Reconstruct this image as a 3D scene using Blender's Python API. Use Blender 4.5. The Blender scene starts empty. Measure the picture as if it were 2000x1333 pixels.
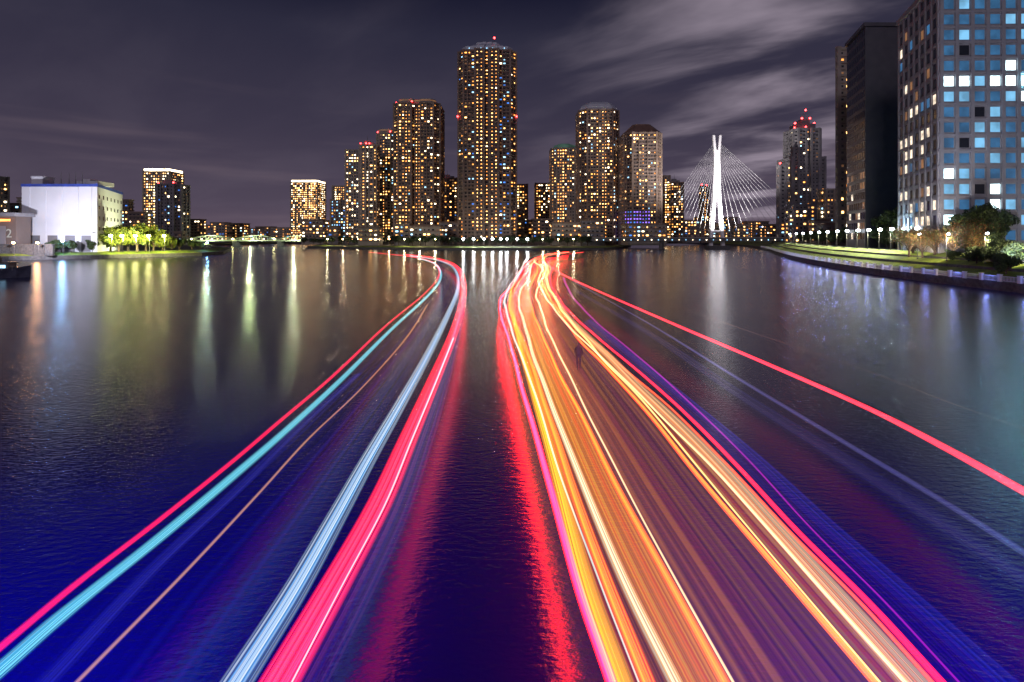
import bpy, math, random
from mathutils import Vector, Matrix
random.seed(7)
sc=bpy.context.scene
COL=sc.collection
F=1000.0; CX=1000.0; HY=465.0; H=10.0
def PX(px,d): return (px-CX)*d/F
def PZ(py,d): return H+(HY-py)*d/F
def unproj(px,py,h):
    d=(H-h)*F/(py-HY); return Vector((PX(px,d),d,h))
# ---------- helpers
def thing(name,label,cat,loc=(0,0,0),group=None,rot=0):
    e=bpy.data.objects.new(name,None); e.empty_display_size=1
    e.location=loc; e.rotation_euler=(0,0,rot); COL.objects.link(e)
    e["label"]=label; e["category"]=cat
    if group: e["group"]=group
    return e
def mk(name,V,Fc,mats,midx=None,parent=None,smooth=False):
    me=bpy.data.meshes.new(name); me.from_pydata(V,[],Fc)
    for m in (mats if isinstance(mats,list) else [mats]): me.materials.append(m)
    if midx: me.polygons.foreach_set("material_index",midx)
    if smooth: me.polygons.foreach_set("use_smooth",[True]*len(me.polygons))
    me.update()
    o=bpy.data.objects.new(name,me); COL.objects.link(o)
    if parent: o.parent=parent
    return o
class MB:
    def __init__(s): s.V=[];s.F=[];s.M=[]
    def add(s,V,Fc,m=0):
        b=len(s.V); s.V+= [tuple(v) for v in V]; s.F+=[tuple(i+b for i in f) for f in Fc]; s.M+=[m]*len(Fc)
    def box(s,x0,x1,y0,y1,z0,z1,m=0):
        s.add([(x0,y0,z0),(x1,y0,z0),(x1,y1,z0),(x0,y1,z0),(x0,y0,z1),(x1,y0,z1),(x1,y1,z1),(x0,y1,z1)],
          [(0,3,2,1),(4,5,6,7),(0,1,5,4),(1,2,6,5),(2,3,7,6),(3,0,4,7)],m)
    def prism(s,poly,z0,z1,m=0,poly2=None):
        n=len(poly); p2=poly2 or poly
        s.add([(p[0],p[1],z0) for p in poly]+[(p[0],p[1],z1) for p in p2],
          [tuple(range(n-1,-1,-1)),tuple(range(n,2*n))]+[(i,(i+1)%n,(i+1)%n+n,i+n) for i in range(n)],m)
    def beam(s,a,b,r1,r2=None,n=6,m=0,sx=1.0):
        a=Vector(a);b=Vector(b); r2=r1 if r2 is None else r2
        t=(b-a).normalized(); u=t.cross(Vector((0,1,0)))
        if u.length<.1: u=t.cross(Vector((1,0,0)))
        u.normalize(); w=t.cross(u)
        V=[]
        for c,r in((a,r1),(b,r2)):
            for i in range(n):
                an=2*math.pi*(i+.5)/n; V.append(c+u*r*math.cos(an)*sx+w*r*math.sin(an))
        s.add(V,[(i,(i+1)%n,(i+1)%n+n,i+n) for i in range(n)]+[tuple(range(n-1,-1,-1)),tuple(range(n,2*n))],m)
    def ball(s,c,r,nu=8,nv=6,m=0,sz=1):
        V=[];Fc=[]
        for j in range(nv+1):
            ph=math.pi*j/nv
            for i in range(nu):
                a=2*math.pi*i/nu; V.append((c[0]+r*math.sin(ph)*math.cos(a),c[1]+r*math.sin(ph)*math.sin(a),c[2]+r*sz*math.cos(ph)))
        for j in range(nv):
            for i in range(nu): Fc.append((j*nu+i,(j+1)*nu+i,(j+1)*nu+(i+1)%nu,j*nu+(i+1)%nu))
        s.add(V,Fc,m)
    def obj(s,name,mats,parent=None,smooth=False):
        return mk(name,s.V,s.F,mats,s.M,parent,smooth)
def N(nt,t,**k):
    n=nt.nodes.new(t)
    for a,b in k.items(): setattr(n,a,b)
    return n
def surf(name,c,c2=None,scale=1.0,rough=.7,metal=0,bump=0.0,sx=(1,1,1)):
    m=bpy.data.materials.new(name); m.use_nodes=True; nt=m.node_tree; b=nt.nodes["Principled BSDF"]
    c2=c2 or tuple(x*.6 for x in c)
    tc=N(nt,"ShaderNodeTexCoord"); mp=N(nt,"ShaderNodeMapping"); mp.inputs["Scale"].default_value=sx
    no=N(nt,"ShaderNodeTexNoise"); no.inputs["Scale"].default_value=scale; no.inputs["Detail"].default_value=6
    r=N(nt,"ShaderNodeValToRGB"); r.color_ramp.elements[0].color=(*c2,1); r.color_ramp.elements[1].color=(*c,1)
    r.color_ramp.elements[0].position=.3; r.color_ramp.elements[1].position=.7
    L=nt.links.new
    L(tc.outputs["Object"],mp.inputs[0]); L(mp.outputs[0],no.inputs["Vector"]); L(no.outputs["Fac"],r.inputs[0]); L(r.outputs[0],b.inputs["Base Color"])
    b.inputs["Roughness"].default_value=rough; b.inputs["Metallic"].default_value=metal
    if bump:
        bp=N(nt,"ShaderNodeBump"); bp.inputs["Strength"].default_value=bump; L(no.outputs["Fac"],bp.inputs["Height"]); L(bp.outputs[0],b.inputs["Normal"])
    return m
def emit(name,c,s,var=.5,scale=.35):
    m=bpy.data.materials.new(name); m.use_nodes=True; nt=m.node_tree; b=nt.nodes["Principled BSDF"]; L=nt.links.new
    tc=N(nt,"ShaderNodeTexCoord"); no=N(nt,"ShaderNodeTexNoise"); no.inputs["Scale"].default_value=scale; no.inputs["Detail"].default_value=3
    mr=N(nt,"ShaderNodeMapRange"); mr.inputs[1].default_value=.35; mr.inputs[2].default_value=.65
    mr.inputs[3].default_value=s*(1-var); mr.inputs[4].default_value=s
    L(tc.outputs["Object"],no.inputs["Vector"]); L(no.outputs["Fac"],mr.inputs[0]); L(mr.outputs[0],b.inputs["Emission Strength"])
    b.inputs["Base Color"].default_value=(.03,.03,.04,1); b.inputs["Emission Color"].default_value=(*c,1); b.inputs["Roughness"].default_value=.2
    return m
# ---------- materials
M_dark=surf("facade_dark_brown",(.14,.105,.10),scale=.1)
M_gray=surf("facade_grey",(.22,.21,.24),scale=.1)
M_lite=surf("facade_pale",(.36,.32,.29),scale=.1)
M_balc=surf("balcony_concrete",(.25,.18,.15),scale=.2)
M_balc2=surf("balcony_pale",(.37,.32,.29),scale=.2)
M_roof=surf("roof_metal",(.55,.58,.68),(.45,.48,.56),scale=.2,rough=.4)
M_conc=surf("office_concrete",(.34,.34,.385),(.27,.27,.31),scale=.5,bump=.1)
M_black=surf("black_cladding",(.085,.085,.10),(.06,.06,.075),scale=.3,rough=.35)
M_white=surf("white_paint",(.74,.74,.81),(.66,.66,.74),scale=.15)
M_bark=surf("bark",(.09,.06,.045),scale=4,bump=.3)
M_leafd=surf("leaf_dark",(.045,.07,.035),(.015,.03,.012),scale=.7)
M_leafl=surf("leaf_light",(.10,.15,.04),(.04,.07,.02),scale=.7)
M_leafy=surf("leaf_lamplit",(.26,.28,.03),(.10,.15,.02),scale=.7)  # lamp light on the quay trees put into a lighter leaf colour
M_leafo=surf("leaf_autumn",(.28,.12,.035),(.12,.06,.02),scale=.7)
M_grass=surf("lawn_grass",(.21,.27,.035),(.07,.12,.02),scale=.45,bump=.4)
M_stone=surf("quay_stone",(.10,.10,.11),(.04,.04,.05),scale=1.2,bump=.3)
M_pave=surf("pavement",(.16,.15,.17),(.10,.10,.11),scale=.8)
M_soil=surf("city_ground",(.06,.06,.065),scale=.2)
M_metal=surf("painted_steel",(.5,.52,.55),scale=1,rough=.4)
M_poled=surf("pole_steel",(.1,.1,.11),scale=1,rough=.4)
M_glass=surf("dark_glass",(.02,.026,.04),scale=.1,rough=.12)
E_warm=emit("window_warm",(1,.50,.15),11,.85,.15)
E_gold=emit("window_gold",(1,.36,.07),5,.8,.15)
E_white=emit("window_white",(1,.80,.50),15,.75,.15)
E_cyan=emit("window_cool",(.35,.7,1),4,.7,.15)
E_blue=emit("window_blue",(.06,.25,.9),1.8,.6,.15)
E_dim=emit("window_dim",(.7,.33,.14),.4,.6,.15)
E_teal=emit("window_blue_reflection",(.05,.20,.42),.8,.55,.22)  # emission imitates blue sky and lights reflected in the panes
E_teal2=emit("window_teal_bright",(.20,.52,.82),1.2,.5,.22)
E_off=emit("window_office_white",(.7,.95,1),6.0,.5,1.0)
E_offw=emit("window_office_warm",(1,.82,.62),1.7,.7,.6)
E_lamp=emit("lamp_white",(.82,.92,1),40,.05)
E_lampw=emit("lamp_warm",(1,.92,.38),60,.05)
E_flood=emit("floodlight_white",(.55,.85,1),1500,.05)
E_fcy=emit("floodlight_cool",(.25,.8,1),500,.05)
E_lblue=emit("lamp_blue",(.2,.5,1),160,.05)
E_lor=emit("lamp_orange",(1,.45,.15),110,.05)
E_red=emit("beacon_red",(1,.03,.03),25,.05)
E_violet=emit("window_violet",(.3,.16,1),2.6,.5,.15)
WM=[M_glass,E_dim,E_gold,E_warm,E_white,E_cyan,E_blue,E_violet]
# ---------- tower builder
def offset_poly(poly,d):
    n=len(poly); out=[]
    for i in range(n):
        p0=Vector(poly[i-1]);p1=Vector(poly[i]);p2=Vector(poly[(i+1)%n])
        e1=(p1-p0).normalized(); e2=(p2-p1).normalized()
        n1=Vector((e1.y,-e1.x)); n2=Vector((e2.y,-e2.x)); b=(n1+n2)
        if b.length<.1: b=n1
        b.normalize(); k=d/max(.4,b.dot(n1)); out.append(tuple(p1+b*k))
    return out
OCT=[(-.5,.3),(-.5,-.2),(-.32,-.4),(.32,-.4),(.5,-.2),(.5,.3),(.32,.45),(-.32,.45)]
REC=[(-.5,.4),(-.5,-.4),(.5,-.4),(.5,.4)]
T1P=[(-.5,.25),(-.5,-.12),(-.40,-.25),(-.2,-.25),(-.2,-.31),(-.05,-.31),(-.05,-.27),(.05,-.27),(.05,-.31),(.2,-.31),(.2,-.25),(.40,-.25),(.5,-.12),(.5,.25),(.3,.35),(-.3,.35)]
NOTCH=[(-.5,.4),(-.5,-.25),(-.38,-.38),(-.1,-.38),(-.1,-.3),(.1,-.3),(.1,-.38),(.38,-.38),(.5,-.25),(.5,.4)]
def tower(name,label,cat,x0,x1,ytop,d,shape,fh=3.3,bay=2.7,wall=M_dark,balc=M_balc,weights=(60,12,11,9,4,3,1,0),pc=.12,ww=.56,wh=1.25,
          balcony=True,nind=0,corr=None,z0=3.0,roof=None,topwhite=False,group=None,rot=0,beacons=0,polyw=None,mats=None,rules=None,pil=True,par=1.0,botviolet=0):
    mats=mats or WM
    xc=PX((x0+x1)/2,d); w=(x1-x0)*d/F; zt=PZ(ytop,d)
    if polyw: poly=[(p[0]-polyw[0][0],p[1]-polyw[0][1]) for p in polyw]; loc=(polyw[0][0],polyw[0][1],z0)
    else: poly=[(p[0]*w,p[1]*w) for p in shape]; loc=(xc,d+.4*w*.8,z0)
    h=zt-z0; nf=max(2,int(h/fh)); fh=h/nf
    T=thing(name,label,cat,loc,group,rot)
    b=MB(); b.prism(poly,0,h); b.obj("wall",[wall],T)
    bb=MB(); op=offset_poly(poly,.7)
    if balcony:
        for f in range(1,nf):
            bb.prism(op,f*fh-.15,f*fh+par)
    bb.prism(op,h-.1,h+1.3)
    if pil:
        n=len(poly)
        for i in range(n):
            p=Vector(poly[i]); 
            q=.95
            bb.box(p.x-q,p.x+q,p.y-q,p.y+q,0,h+1.6)
    wb=MB(); ind=[]
    n=len(poly)
    for i in range(n):
        a=Vector(poly[i]);c=Vector(poly[(i+1)%n]); e=c-a; Ln=e.length
        if Ln<2: continue
        t=e/Ln; nn=Vector((t.y,-t.x)); 
        front=nn.y<.3
        if not front and d>300 : continue
        nb=max(1,int((Ln-.8)/bay)); bw=(Ln-.8)/nb
        if pil and nb>=3:
            for k in range(2 if nb%2==0 else 1,nb,2 if nb<8 else 3):
                p=a+t*(.4+k*bw)-nn*.1; q=t*.5; rr=nn*1.25
                bb.prism([tuple(p-q),tuple(p-q+rr),tuple(p+q+rr),tuple(p+q)][::1],0,h+.9)
        for k in range(nb):
            iscor = random.random()<pc if corr is None else corr(i,k,nb)
            colw=[x*random.choice([.1,.5,1,2.4]) for x in weights]; colw[0]=weights[0]*random.uniform(.5,1.4)
            for f in range(nf):
                if f<1: continue
                if rules: mi=rules(i,k,nb,f,nf)
                elif iscor: mi=random.choices([3,2,4,0],[38,45,2,15])[0]
                else: mi=random.choices(range(8),colw)[0]
                if botviolet and f<botviolet and i<=2 and k<nb*.7: mi=random.choice([7,7,7,6])
                if mi is None: continue
                cw=ww*bw if not iscor or rules else .34*bw
                if rules is None: cw*=random.choice([1,1,.7,.5])
                cx=.4+(k+.5)*bw; zb=f*fh+(par if balcony else .9); 
                hh=min(wh,fh-par-.2) if balcony else wh
                if iscor and not rules: hh=min(hh,.9)
                P0=a+t*(cx-cw/2)+nn*.06; P1=a+t*(cx+cw/2)+nn*.06
                q=[(P0.x,P0.y,zb),(P1.x,P1.y,zb),(P1.x,P1.y,zb+hh),(P0.x,P0.y,zb+hh)]
                if len(ind)<nind and mi!=0 and nn.y<-.3 and random.random()<.35: ind.append((q,mi))
                else: wb.add(q,[(0,1,2,3)],mi)
    bb.obj("balcony" if balcony else "parapet",[balc],T)
    for q,mi in ind: mk("window",q,[(0,1,2,3)],[mats[mi]],parent=T)
    if wb.V:
        o=wb.obj("window",mats,T); o["kind"]="stuff"
    if roof: roof(T,poly,h,w)
    for k in range(beacons):
        m=MB(); 
        p=poly[(k*2+1)%len(poly)]
        m.beam((p[0]*.9,p[1]*.9,h),(p[0]*.9,p[1]*.9,h+2.1),.15); m.obj("antenna",[M_poled],T)
        m=MB(); m.ball((p[0]*.9,p[1]*.9,h+2.6),.75*d/500); m.obj("beacon_light",[E_red],T)
    return T
def sc_poly(p,k): return [(x*k,y*k) for x,y in p]
def roof_crown(T,poly,h,w):
    b=MB(); b.prism(sc_poly(poly,.88),h+1.3,h+5,0); b.prism(sc_poly(poly,.8),h+5,h+9,0,sc_poly(poly,.45)); 
    b.prism(sc_poly(poly,.4),h+9,h+11); b.obj("roof",[M_roof],T)
    b=MB(); b.beam((w*.12,0,h+11),(w*.12,0,h+17),.3,.12); b.obj("antenna",[M_poled],T)
    b=MB(); b.beam((-w*.1,0,h+11),(-w*.1,0,h+14),.3,.12); b.obj("antenna",[M_poled],T)
    b=MB(); b.ball((w*.12,0,h+17.3),.9); b.obj("beacon_light",[E_red],T)
    for sx in(-1,1):
        b=MB(); b.ball((sx*w*.51,-w*.15,h*.67),.8); b.obj("beacon_light",[E_red],T)
    for i in range(7):
        b=MB(); b.ball((w*(-.3+.1*i),-w*.27,h+2.2),.5,6,4); b.obj("roof_light",[E_cyan],T)
def roof_dome(T,poly,h,w):
    b=MB()
    ks=[(.97,0),(.93,3.5),(.82,7),(.66,10),(.44,12),(.2,12.8)]
    for (k1,z1),(k2,z2) in zip(ks,ks[1:]): b.prism(sc_poly(poly,k1),h+1.3+z1*.8,h+1.3+z2*.8,0,sc_poly(poly,k2))
    b.obj("roof",[M_roof],T)
def roof_pyr(T,poly,h,w):
    b=MB(); b.prism(sc_poly(poly,1.04),h+1.3,h+9.5,0,sc_poly(poly,.55)); b.prism(sc_poly(poly,.5),h+9.5,h+10.5); b.obj("roof",[surf("roof_bronze",(.24,.15,.12),scale=.3,rough=.5)],T)
def roof_boxes(T,poly,h,w):
    b=MB(); b.box(-w*.3,w*.05,-w*.1,w*.2,h+1.3,h+6); b.box(w*.1,w*.3,-w*.15,w*.1,h+1.3,h+4); b.obj("roof_plant_room",[M_gray],T)
    b=MB(); b.beam((-w*.1,0,h+6),(-w*.1,0,h+12),.25,.1); b.obj("antenna",[M_poled],T)
def roof_round(T,poly,h,w):
    b=MB(); b.prism(sc_poly(poly,.92),h+1.3,h+3.5,0,sc_poly(poly,.84)); b.prism(sc_poly(poly,.8),h+3.5,h+6); b.obj("roof",[M_balc2],T)
    b=MB(); b.prism(sc_poly(poly,.81),h+3.9,h+5.0); b.obj("roof_louvre",[E_dim],T)
def roof_lit(T,poly,h,w):
    b=MB(); b.prism(sc_poly(poly,.97),h+1.4,h+4); b.obj("roof_sign_band",[E_white],T)
def roof_green(T,poly,h,w):
    b=MB(); b.prism(sc_poly(poly,.9),h+1.3,h+5,0,sc_poly(poly,.75)); b.prism(sc_poly(poly,.7),h+5,h+7,0,sc_poly(poly,.4)); b.obj("roof",[emit("roof_green_light",(.2,.4,.3),.25,.6,.1)],T)
def roof_steps(T,poly,h,w):
    b=MB(); b.box(-w*.36,w*.36,-w*.2,w*.3,h+1.3,h+6.5); b.box(-w*.12,w*.2,-w*.1,w*.2,h+6.5,h+11); b.obj("roof_plant_room",[M_gray],T)
    for x,z in((-.05,17),(.04,19),(.13,15)):
        b=MB(); b.beam((w*x,0,h+11),(w*x,0,h+z),.3,.12); b.obj("antenna",[M_poled],T)
    for x,z in((-.36,7.2),(.36,7.2),(.04,19.4),(-.1,11.8),(.2,11.8)):
        b=MB(); b.ball((w*x,-w*.1,h+z),.8,8,6); b.obj("beacon_light",[E_red],T)
G="residential towers on the far bank"
def cor1(i,k,nb): return i in(4,8,5,7,6) or (i in(3,9) and k==nb//2)
tower("high_rise_tower","tallest dark brown apartment tower with lit central columns and domed crown","tower",893,1008,97,470,T1P,corr=cor1,weights=(68,16,11,5,2,6,6,0),nind=100,roof=roof_crown,group=G)
tower("high_rise_tower","tall brown apartment tower with flat roof and warm windows","tower",768,858,204,520,NOTCH,weights=(50,16,16,12,5,2,0,0),pc=.25,nind=100,roof=roof_round,group=G,beacons=2)
tower("high_rise_tower","grey apartment tower with rounded shoulder beside a taller brown tower","tower",735,770,262,600,OCT,wall=M_gray,balc=M_balc2,weights=(52,12,12,14,8,3,0,0),pc=.15,roof=roof_round,group=G,beacons=2)
tower("high_rise_tower","pale grey apartment tower with vertical rows of white lights","tower",702,734,285,560,NOTCH,wall=M_gray,balc=M_balc2,weights=(50,10,8,12,16,4,0,0),pc=.2,roof=roof_boxes,group=G,beacons=3)
tower("high_rise_tower","lower stepped grey wing of an apartment tower with white lights","tower",676,702,295,562,REC,wall=M_gray,balc=M_balc2,weights=(50,10,8,12,16,4,0,0),pc=.2,group=G)
tower("high_rise_tower","narrow grey apartment block with a red rooftop sign light","tower",858,893,350,640,REC,wall=M_gray,weights=(58,16,10,9,4,2,2,0),roof=roof_boxes,group=G,beacons=1)
tower("high_rise_tower","octagonal yellow lit apartment tower with a green glowing roof","tower",1077,1132,292,560,OCT,wall=M_lite,balc=M_balc2,weights=(30,12,26,26,3,1,0,0),pc=.35,nind=100,roof=roof_green,group=G)
tower("high_rise_tower","tall octagonal apartment tower with domed steel crown","tower",1132,1210,217,520,OCT,weights=(52,16,14,11,5,4,0,0),pc=.12,nind=100,roof=roof_dome,group=G)
tower("high_rise_tower","octagonal apartment tower with bronze pyramid roof and violet lit base","tower",1221,1294,262,500,OCT,weights=(60,16,11,10,4,3,0,0),pc=.1,nind=100,roof=roof_pyr,group=G,botviolet=10)
tower("high_rise_tower","distant apartment block with bright yellow window columns","tower",1297,1308,345,690,REC,wall=M_lite,weights=(25,5,10,30,28,2,0,0),group=G)
tower("high_rise_tower","distant brown apartment block with warm windows","tower",1310,1334,358,680,REC,weights=(55,12,10,16,6,3,0,0),group=G,roof=roof_boxes)
tower("high_rise_tower","brightly lit cream apartment tower with white glowing roofline","tower",570,622,358,800,REC,fh=3.2,wall=M_lite,balc=M_balc2,weights=(18,8,16,34,24,0,0,0),roof=roof_lit,group=G)
tower("high_rise_tower","cream lit apartment block standing behind a lower blue office","tower",650,678,365,760,REC,wall=M_lite,balc=M_balc2,weights=(30,8,14,30,18,0,0,0),group=G)
tower("high_rise_tower","lower blue glazed block with cool windows","tower",647,676,392,600,REC,wall=M_gray,weights=(46,10,4,6,6,18,12,0),group=G)
tower("high_rise_tower","bright cream apartment tower behind a darker tower","tower",283,334,337,640,REC,wall=M_lite,balc=M_balc2,weights=(24,8,16,32,20,0,0,0),roof=roof_lit,group=G)
tower("high_rise_tower","dark blue grey office tower with balcony bands","tower",302,350,362,520,OCT,wall=M_gray,balc=M_gray,weights=(80,10,2,2,2,2,3,0),pc=.0,roof=roof_boxes,group=G,beacons=2)
tower("high_rise_tower","short cream apartment block beside the tallest tower","tower",1009,1030,362,620,REC,wall=M_lite,weights=(25,5,20,30,18,0,0,0),group=G)
tower("high_rise_tower","short grey apartment block with white lights","tower",1046,1075,360,640,REC,wall=M_gray,balc=M_balc2,weights=(34,10,10,25,20,0,0,0),group=G)
tower("high_rise_tower","slim dark tower with red sign lights on its roof","tower",1370,1384,365,700,REC,weights=(60,10,5,8,12,5,0,0),group=G,beacons=2)
tower("stepped_office_tower","dark stepped office tower with rooftop masts and red beacons","tower",1552,1604,254,470,NOTCH,wall=M_gray,balc=M_gray,weights=(84,10,2,2,3,3,1,0),pc=.0,roof=roof_steps,beacons=2,par=.8)
tower("stepped_office_tower","lower shoulder block of a dark stepped office tower","tower",1544,1608,310,474,REC,wall=M_gray,balc=M_gray,weights=(82,10,2,3,3,3,1,0),pc=.0,beacons=2,par=.8)
tower("stepped_office_tower","low side wing of a dark office tower with red lights","tower",1523,1534,325,460,REC,wall=M_gray,balc=M_gray,weights=(72,14,4,5,5,3,0,0),beacons=1)
tower("office_block","mid rise office block with white lit floors","building",1612,1642,372,430,REC,wall=M_gray,balc=M_balc2,weights=(64,12,6,7,7,6,0,0),pc=.05)
tower("office_block","low waterside block with warm lit floors","building",1550,1590,402,420,REC,wall=M_gray,balc=M_gray,weights=(64,12,8,8,5,4,0,0))
tower("office_block","slim apartment slab at the edge of the water","building",-40,-8,347,400,REC,wall=M_gray,balc=M_gray,weights=(60,12,8,10,6,4,0,0))
GB="low distant city buildings"
def lowb(x0,x1,y,d,wt=None,wall=None):
    tower("city_building","low city building with scattered lit windows on the distant shore","building",x0,x1,y,d,REC,fh=3.6,bay=3.6,wall=wall or random.choice([M_gray,M_lite,M_dark]),weights=wt or (54,14,9,10,6,5,3,0),pc=.05,group=GB,pil=False)
for x0,x1,y,d in [(236,252,392,560),(252,284,416,560),(355,366,396,620),(368,392,430,700),(392,412,441,800),(412,440,436,780),(440,475,438,760),(478,500,447,900),(500,530,444,950),(530,566,446,900),(590,632,432,560),(622,646,436,640),(640,660,446,520),
    (1008,1022,410,520),(1022,1040,432,560),(1040,1080,430,520),(1078,1135,437,480),(1135,1180,432,470),(1205,1225,378,640),(1225,1300,440,480),(1336,1366,432,700),(1362,1390,425,760),(1385,1420,438,740),(1420,1440,426,720),(1438,1462,440,700),(1458,1500,434,720),(1490,1520,440,640),(1590,1618,432,400),(1610,1650,440,330),(770,800,440,470),(700,740,446,470),(800,860,444,470),(858,893,436,500),(340,356,455,500),(20,40,400,420),(34,42,388,600)]:
    lowb(x0,x1,y,d)
# ---------- near office buildings
OM=[M_glass,E_teal,E_teal2,E_off,E_offw,E_dim]
def r_office(i,k,nb,f,nf):
    if i==0:
        top=nf-1-f
        if top in(6,): return random.choices([3,2],[80,20])[0]
        if top in(7,): return random.choices([3,2,1],[15,45,40])[0]
        if f<6: return random.choices([0,1,2,3],[10,48,30,12])[0]
        return random.choices([0,1,2,3],[8,64,26,2])[0]
    if i==3:
        fr=f/nf
        if f%4==1: return 0
        if fr<.6: return random.choices([0,4,5,1],[24,54,12,10])[0] if (f%4!=3 or k%5) else 0
        return random.choices([0,1,5,4],[74,18,5,3])[0]
    return random.choices([0,1],[60,40])[0]
P=[(111,133),(178,131),(188,176),(121,160)]
T=tower("office_building","pale concrete office building with square lit and blue reflecting windows","building",0,0,-35,133,None,fh=3.98,bay=3.72,wall=M_conc,balc=M_conc,balcony=False,polyw=P,mats=OM,rules=r_office,nind=100,z0=4.5,ww=.64,wh=2.5,pil=False)
b=MB(); pl=[(p[0]-111,p[1]-133) for p in P]; h=PZ(-35,133)-4.5; nf=int(h/3.98); fh=h/nf
op=offset_poly(pl,.28)
for f in range(1,nf+1): b.prism(op,f*fh-.12,f*fh+.45)
b.obj("floor_band",[M_conc],T)
b=MB(); mm=MB()
for i in(0,3):
    a=Vector(pl[i]);c=Vector(pl[(i+1)%4]);e=c-a;Ln=e.length;t=e/Ln;nn=Vector((t.y,-t.x));nb=int((Ln-.8)/3.72);bw=(Ln-.8)/nb
    for k in range(nb+1):
        p=a+t*(.4+k*bw)-nn*.1; q=t*.45; r=nn*.5
        b.prism([tuple(p-q),tuple(p+q)  ,tuple(p+q+r),tuple(p-q+r)][::-1],0,h+.7)
b.obj("pilaster",[M_conc],T)
b=MB(); b.box(21.8,22.6,-1.3,-.8,46,46.8); o=b.obj("floodlight",[E_fcy],T)
def r_dark(i,k,nb,f,nf):
    if i==3: 
        return random.choices([0,4,5],[60,15,25])[0] if f/nf<.33 else random.choices([0,5],[98,2])[0]
    return None
P=[(138,200),(176,200),(184,232),(144.5,221)]
tower("office_building","tall black glass office slab with flat roof","building",0,0,52,200,None,fh=4,bay=2.4,wall=M_black,balc=M_black,balcony=False,polyw=P,mats=OM,rules=r_dark,nind=60,z0=4.5,ww=.8,wh=2.6,pil=False)
P=[(167,262),(186,262),(196,285),(183,285)]
tower("high_rise_tower","slim pinkish apartment tower with red beacon beside the black slab","tower",0,0,98,262,None,fh=3.3,bay=3,wall=M_lite,balc=M_balc2,polyw=P,z0=4.5,weights=(40,20,22,12,4,0,0,0),beacons=1)
# ---------- warehouse
T=thing("warehouse","white windowless riverside warehouse with blue roof trim","building",(-239.4,250,3)); T.scale=(1.316,1.316,1.316)
pl=[(0,0),(28,0),(10,36),(-24,36)]
b=MB(); b.prism(pl,0,25); b.obj("wall",[M_white],T)
M_bl=surf("blue_trim",(.04,.08,.45),scale=.5)
b=MB(); b.prism(offset_poly(pl,.25),24.3,25.3); b.obj("roof_trim",[M_bl],T)
b=MB(); b.box(.8,5,3,8,25.3,28.6); b.box(.6,5.2,2.8,8.2,28.1,28.3); b.obj("stair_house",[M_white],T)
b=MB(); b.box(17,25,4,12,25.3,26.8); b.box(19,22,4.2,8,26.8,27.6); b.obj("roof_plant_room",[M_white],T)
for x in (12,15,17.5,20):
    b=MB(); b.beam((x,3,25.3),(x,3,30),.12,.05); b.obj("antenna",[M_poled],T)
for x in(3,9,15,21,26):
    b=MB(); b.box(x-.12,x+.12,-.2,-.02,0,24.2); b.obj("downpipe",[M_white],T)
for x in(5,11.5,18,24):
    b=MB(); b.box(x-1.8,x+1.8,-.12,-.01,.1,6.2); b.obj("door",[M_gray],T)
b=MB(); b.box(0,27.5,-1.5,-.01,7,7.4); b.obj("canopy",[M_white],T)
for i in range(7):
    t=(i+.5)/7; p=Vector((28,0))*(1-t)+Vector((10,36))*t+Vector((.9,.45))*.08
    d=Vector((-.447,.894))
    for zz in (8,12,16,20):
        b=MB()
        b.add([(p.x-d.x*.8,p.y-d.y*.8,zz),(p.x+d.x*.8,p.y+d.y*.8,zz),(p.x+d.x*.8,p.y+d.y*.8,zz+1.4),(p.x-d.x*.8,p.y-d.y*.8,zz+1.4)],[(0,1,2,3)])
        b.obj("window",[M_glass],T)
T=thing("boathouse","low brown riverside shed with warm lights and number 2","building",(-267,236,2.5)); T.scale=(1.237,1.237,1.237)
b=MB(); b.box(-22,31,0,6,0,14); b.obj("wall",[M_dark],T)
b=MB(); b.box(-23,32,-1.5,6.8,14,15.4); b.obj("roof",[M_gray],T)
b=MB(); b.box(-20,30,-1.3,-1.1,12.2,13.0); b.obj("light_strip",[E_gold],T)
for x in range(-18,29,6):
    b=MB(); b.box(x,x+3.2,-.1,-.01,3,10.5); b.obj("shutter_door",[M_gray],T)
cu=bpy.data.curves.new("number_sign","FONT"); cu.body="2"; cu.size=4.5; cu.extrude=.05
to=bpy.data.objects.new("tmp",cu); COL.objects.link(to); bpy.context.view_layer.update()
dg=bpy.context.evaluated_depsgraph_get(); me=bpy.data.meshes.new_from_object(to.evaluated_get(dg)); bpy.data.objects.remove(to)
me.materials.clear(); me.materials.append(emit("number_white",(.8,.8,.75),.5,.1))
o=bpy.data.objects.new("number_sign",me); COL.objects.link(o); o.parent=T; o.location=(27.6,-.35,6.2); o.rotation_euler=(math.pi/2,0,0)
T=thing("flood_wall","dark concrete flood wall along the edge of the river quay","wall",(-205,233,1.8))
b=MB(); b.box(-80,-4,0,1,0,5.0); b.box(-80,-4,-.3,1.3,5.0,5.4); b.obj("wall",[M_stone],T)
b=MB()
for x in range(-78,-4,5): b.box(x-.3,x+.3,-.25,.0,0,5.0)
b.obj("buttress",[M_stone],T)
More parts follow.
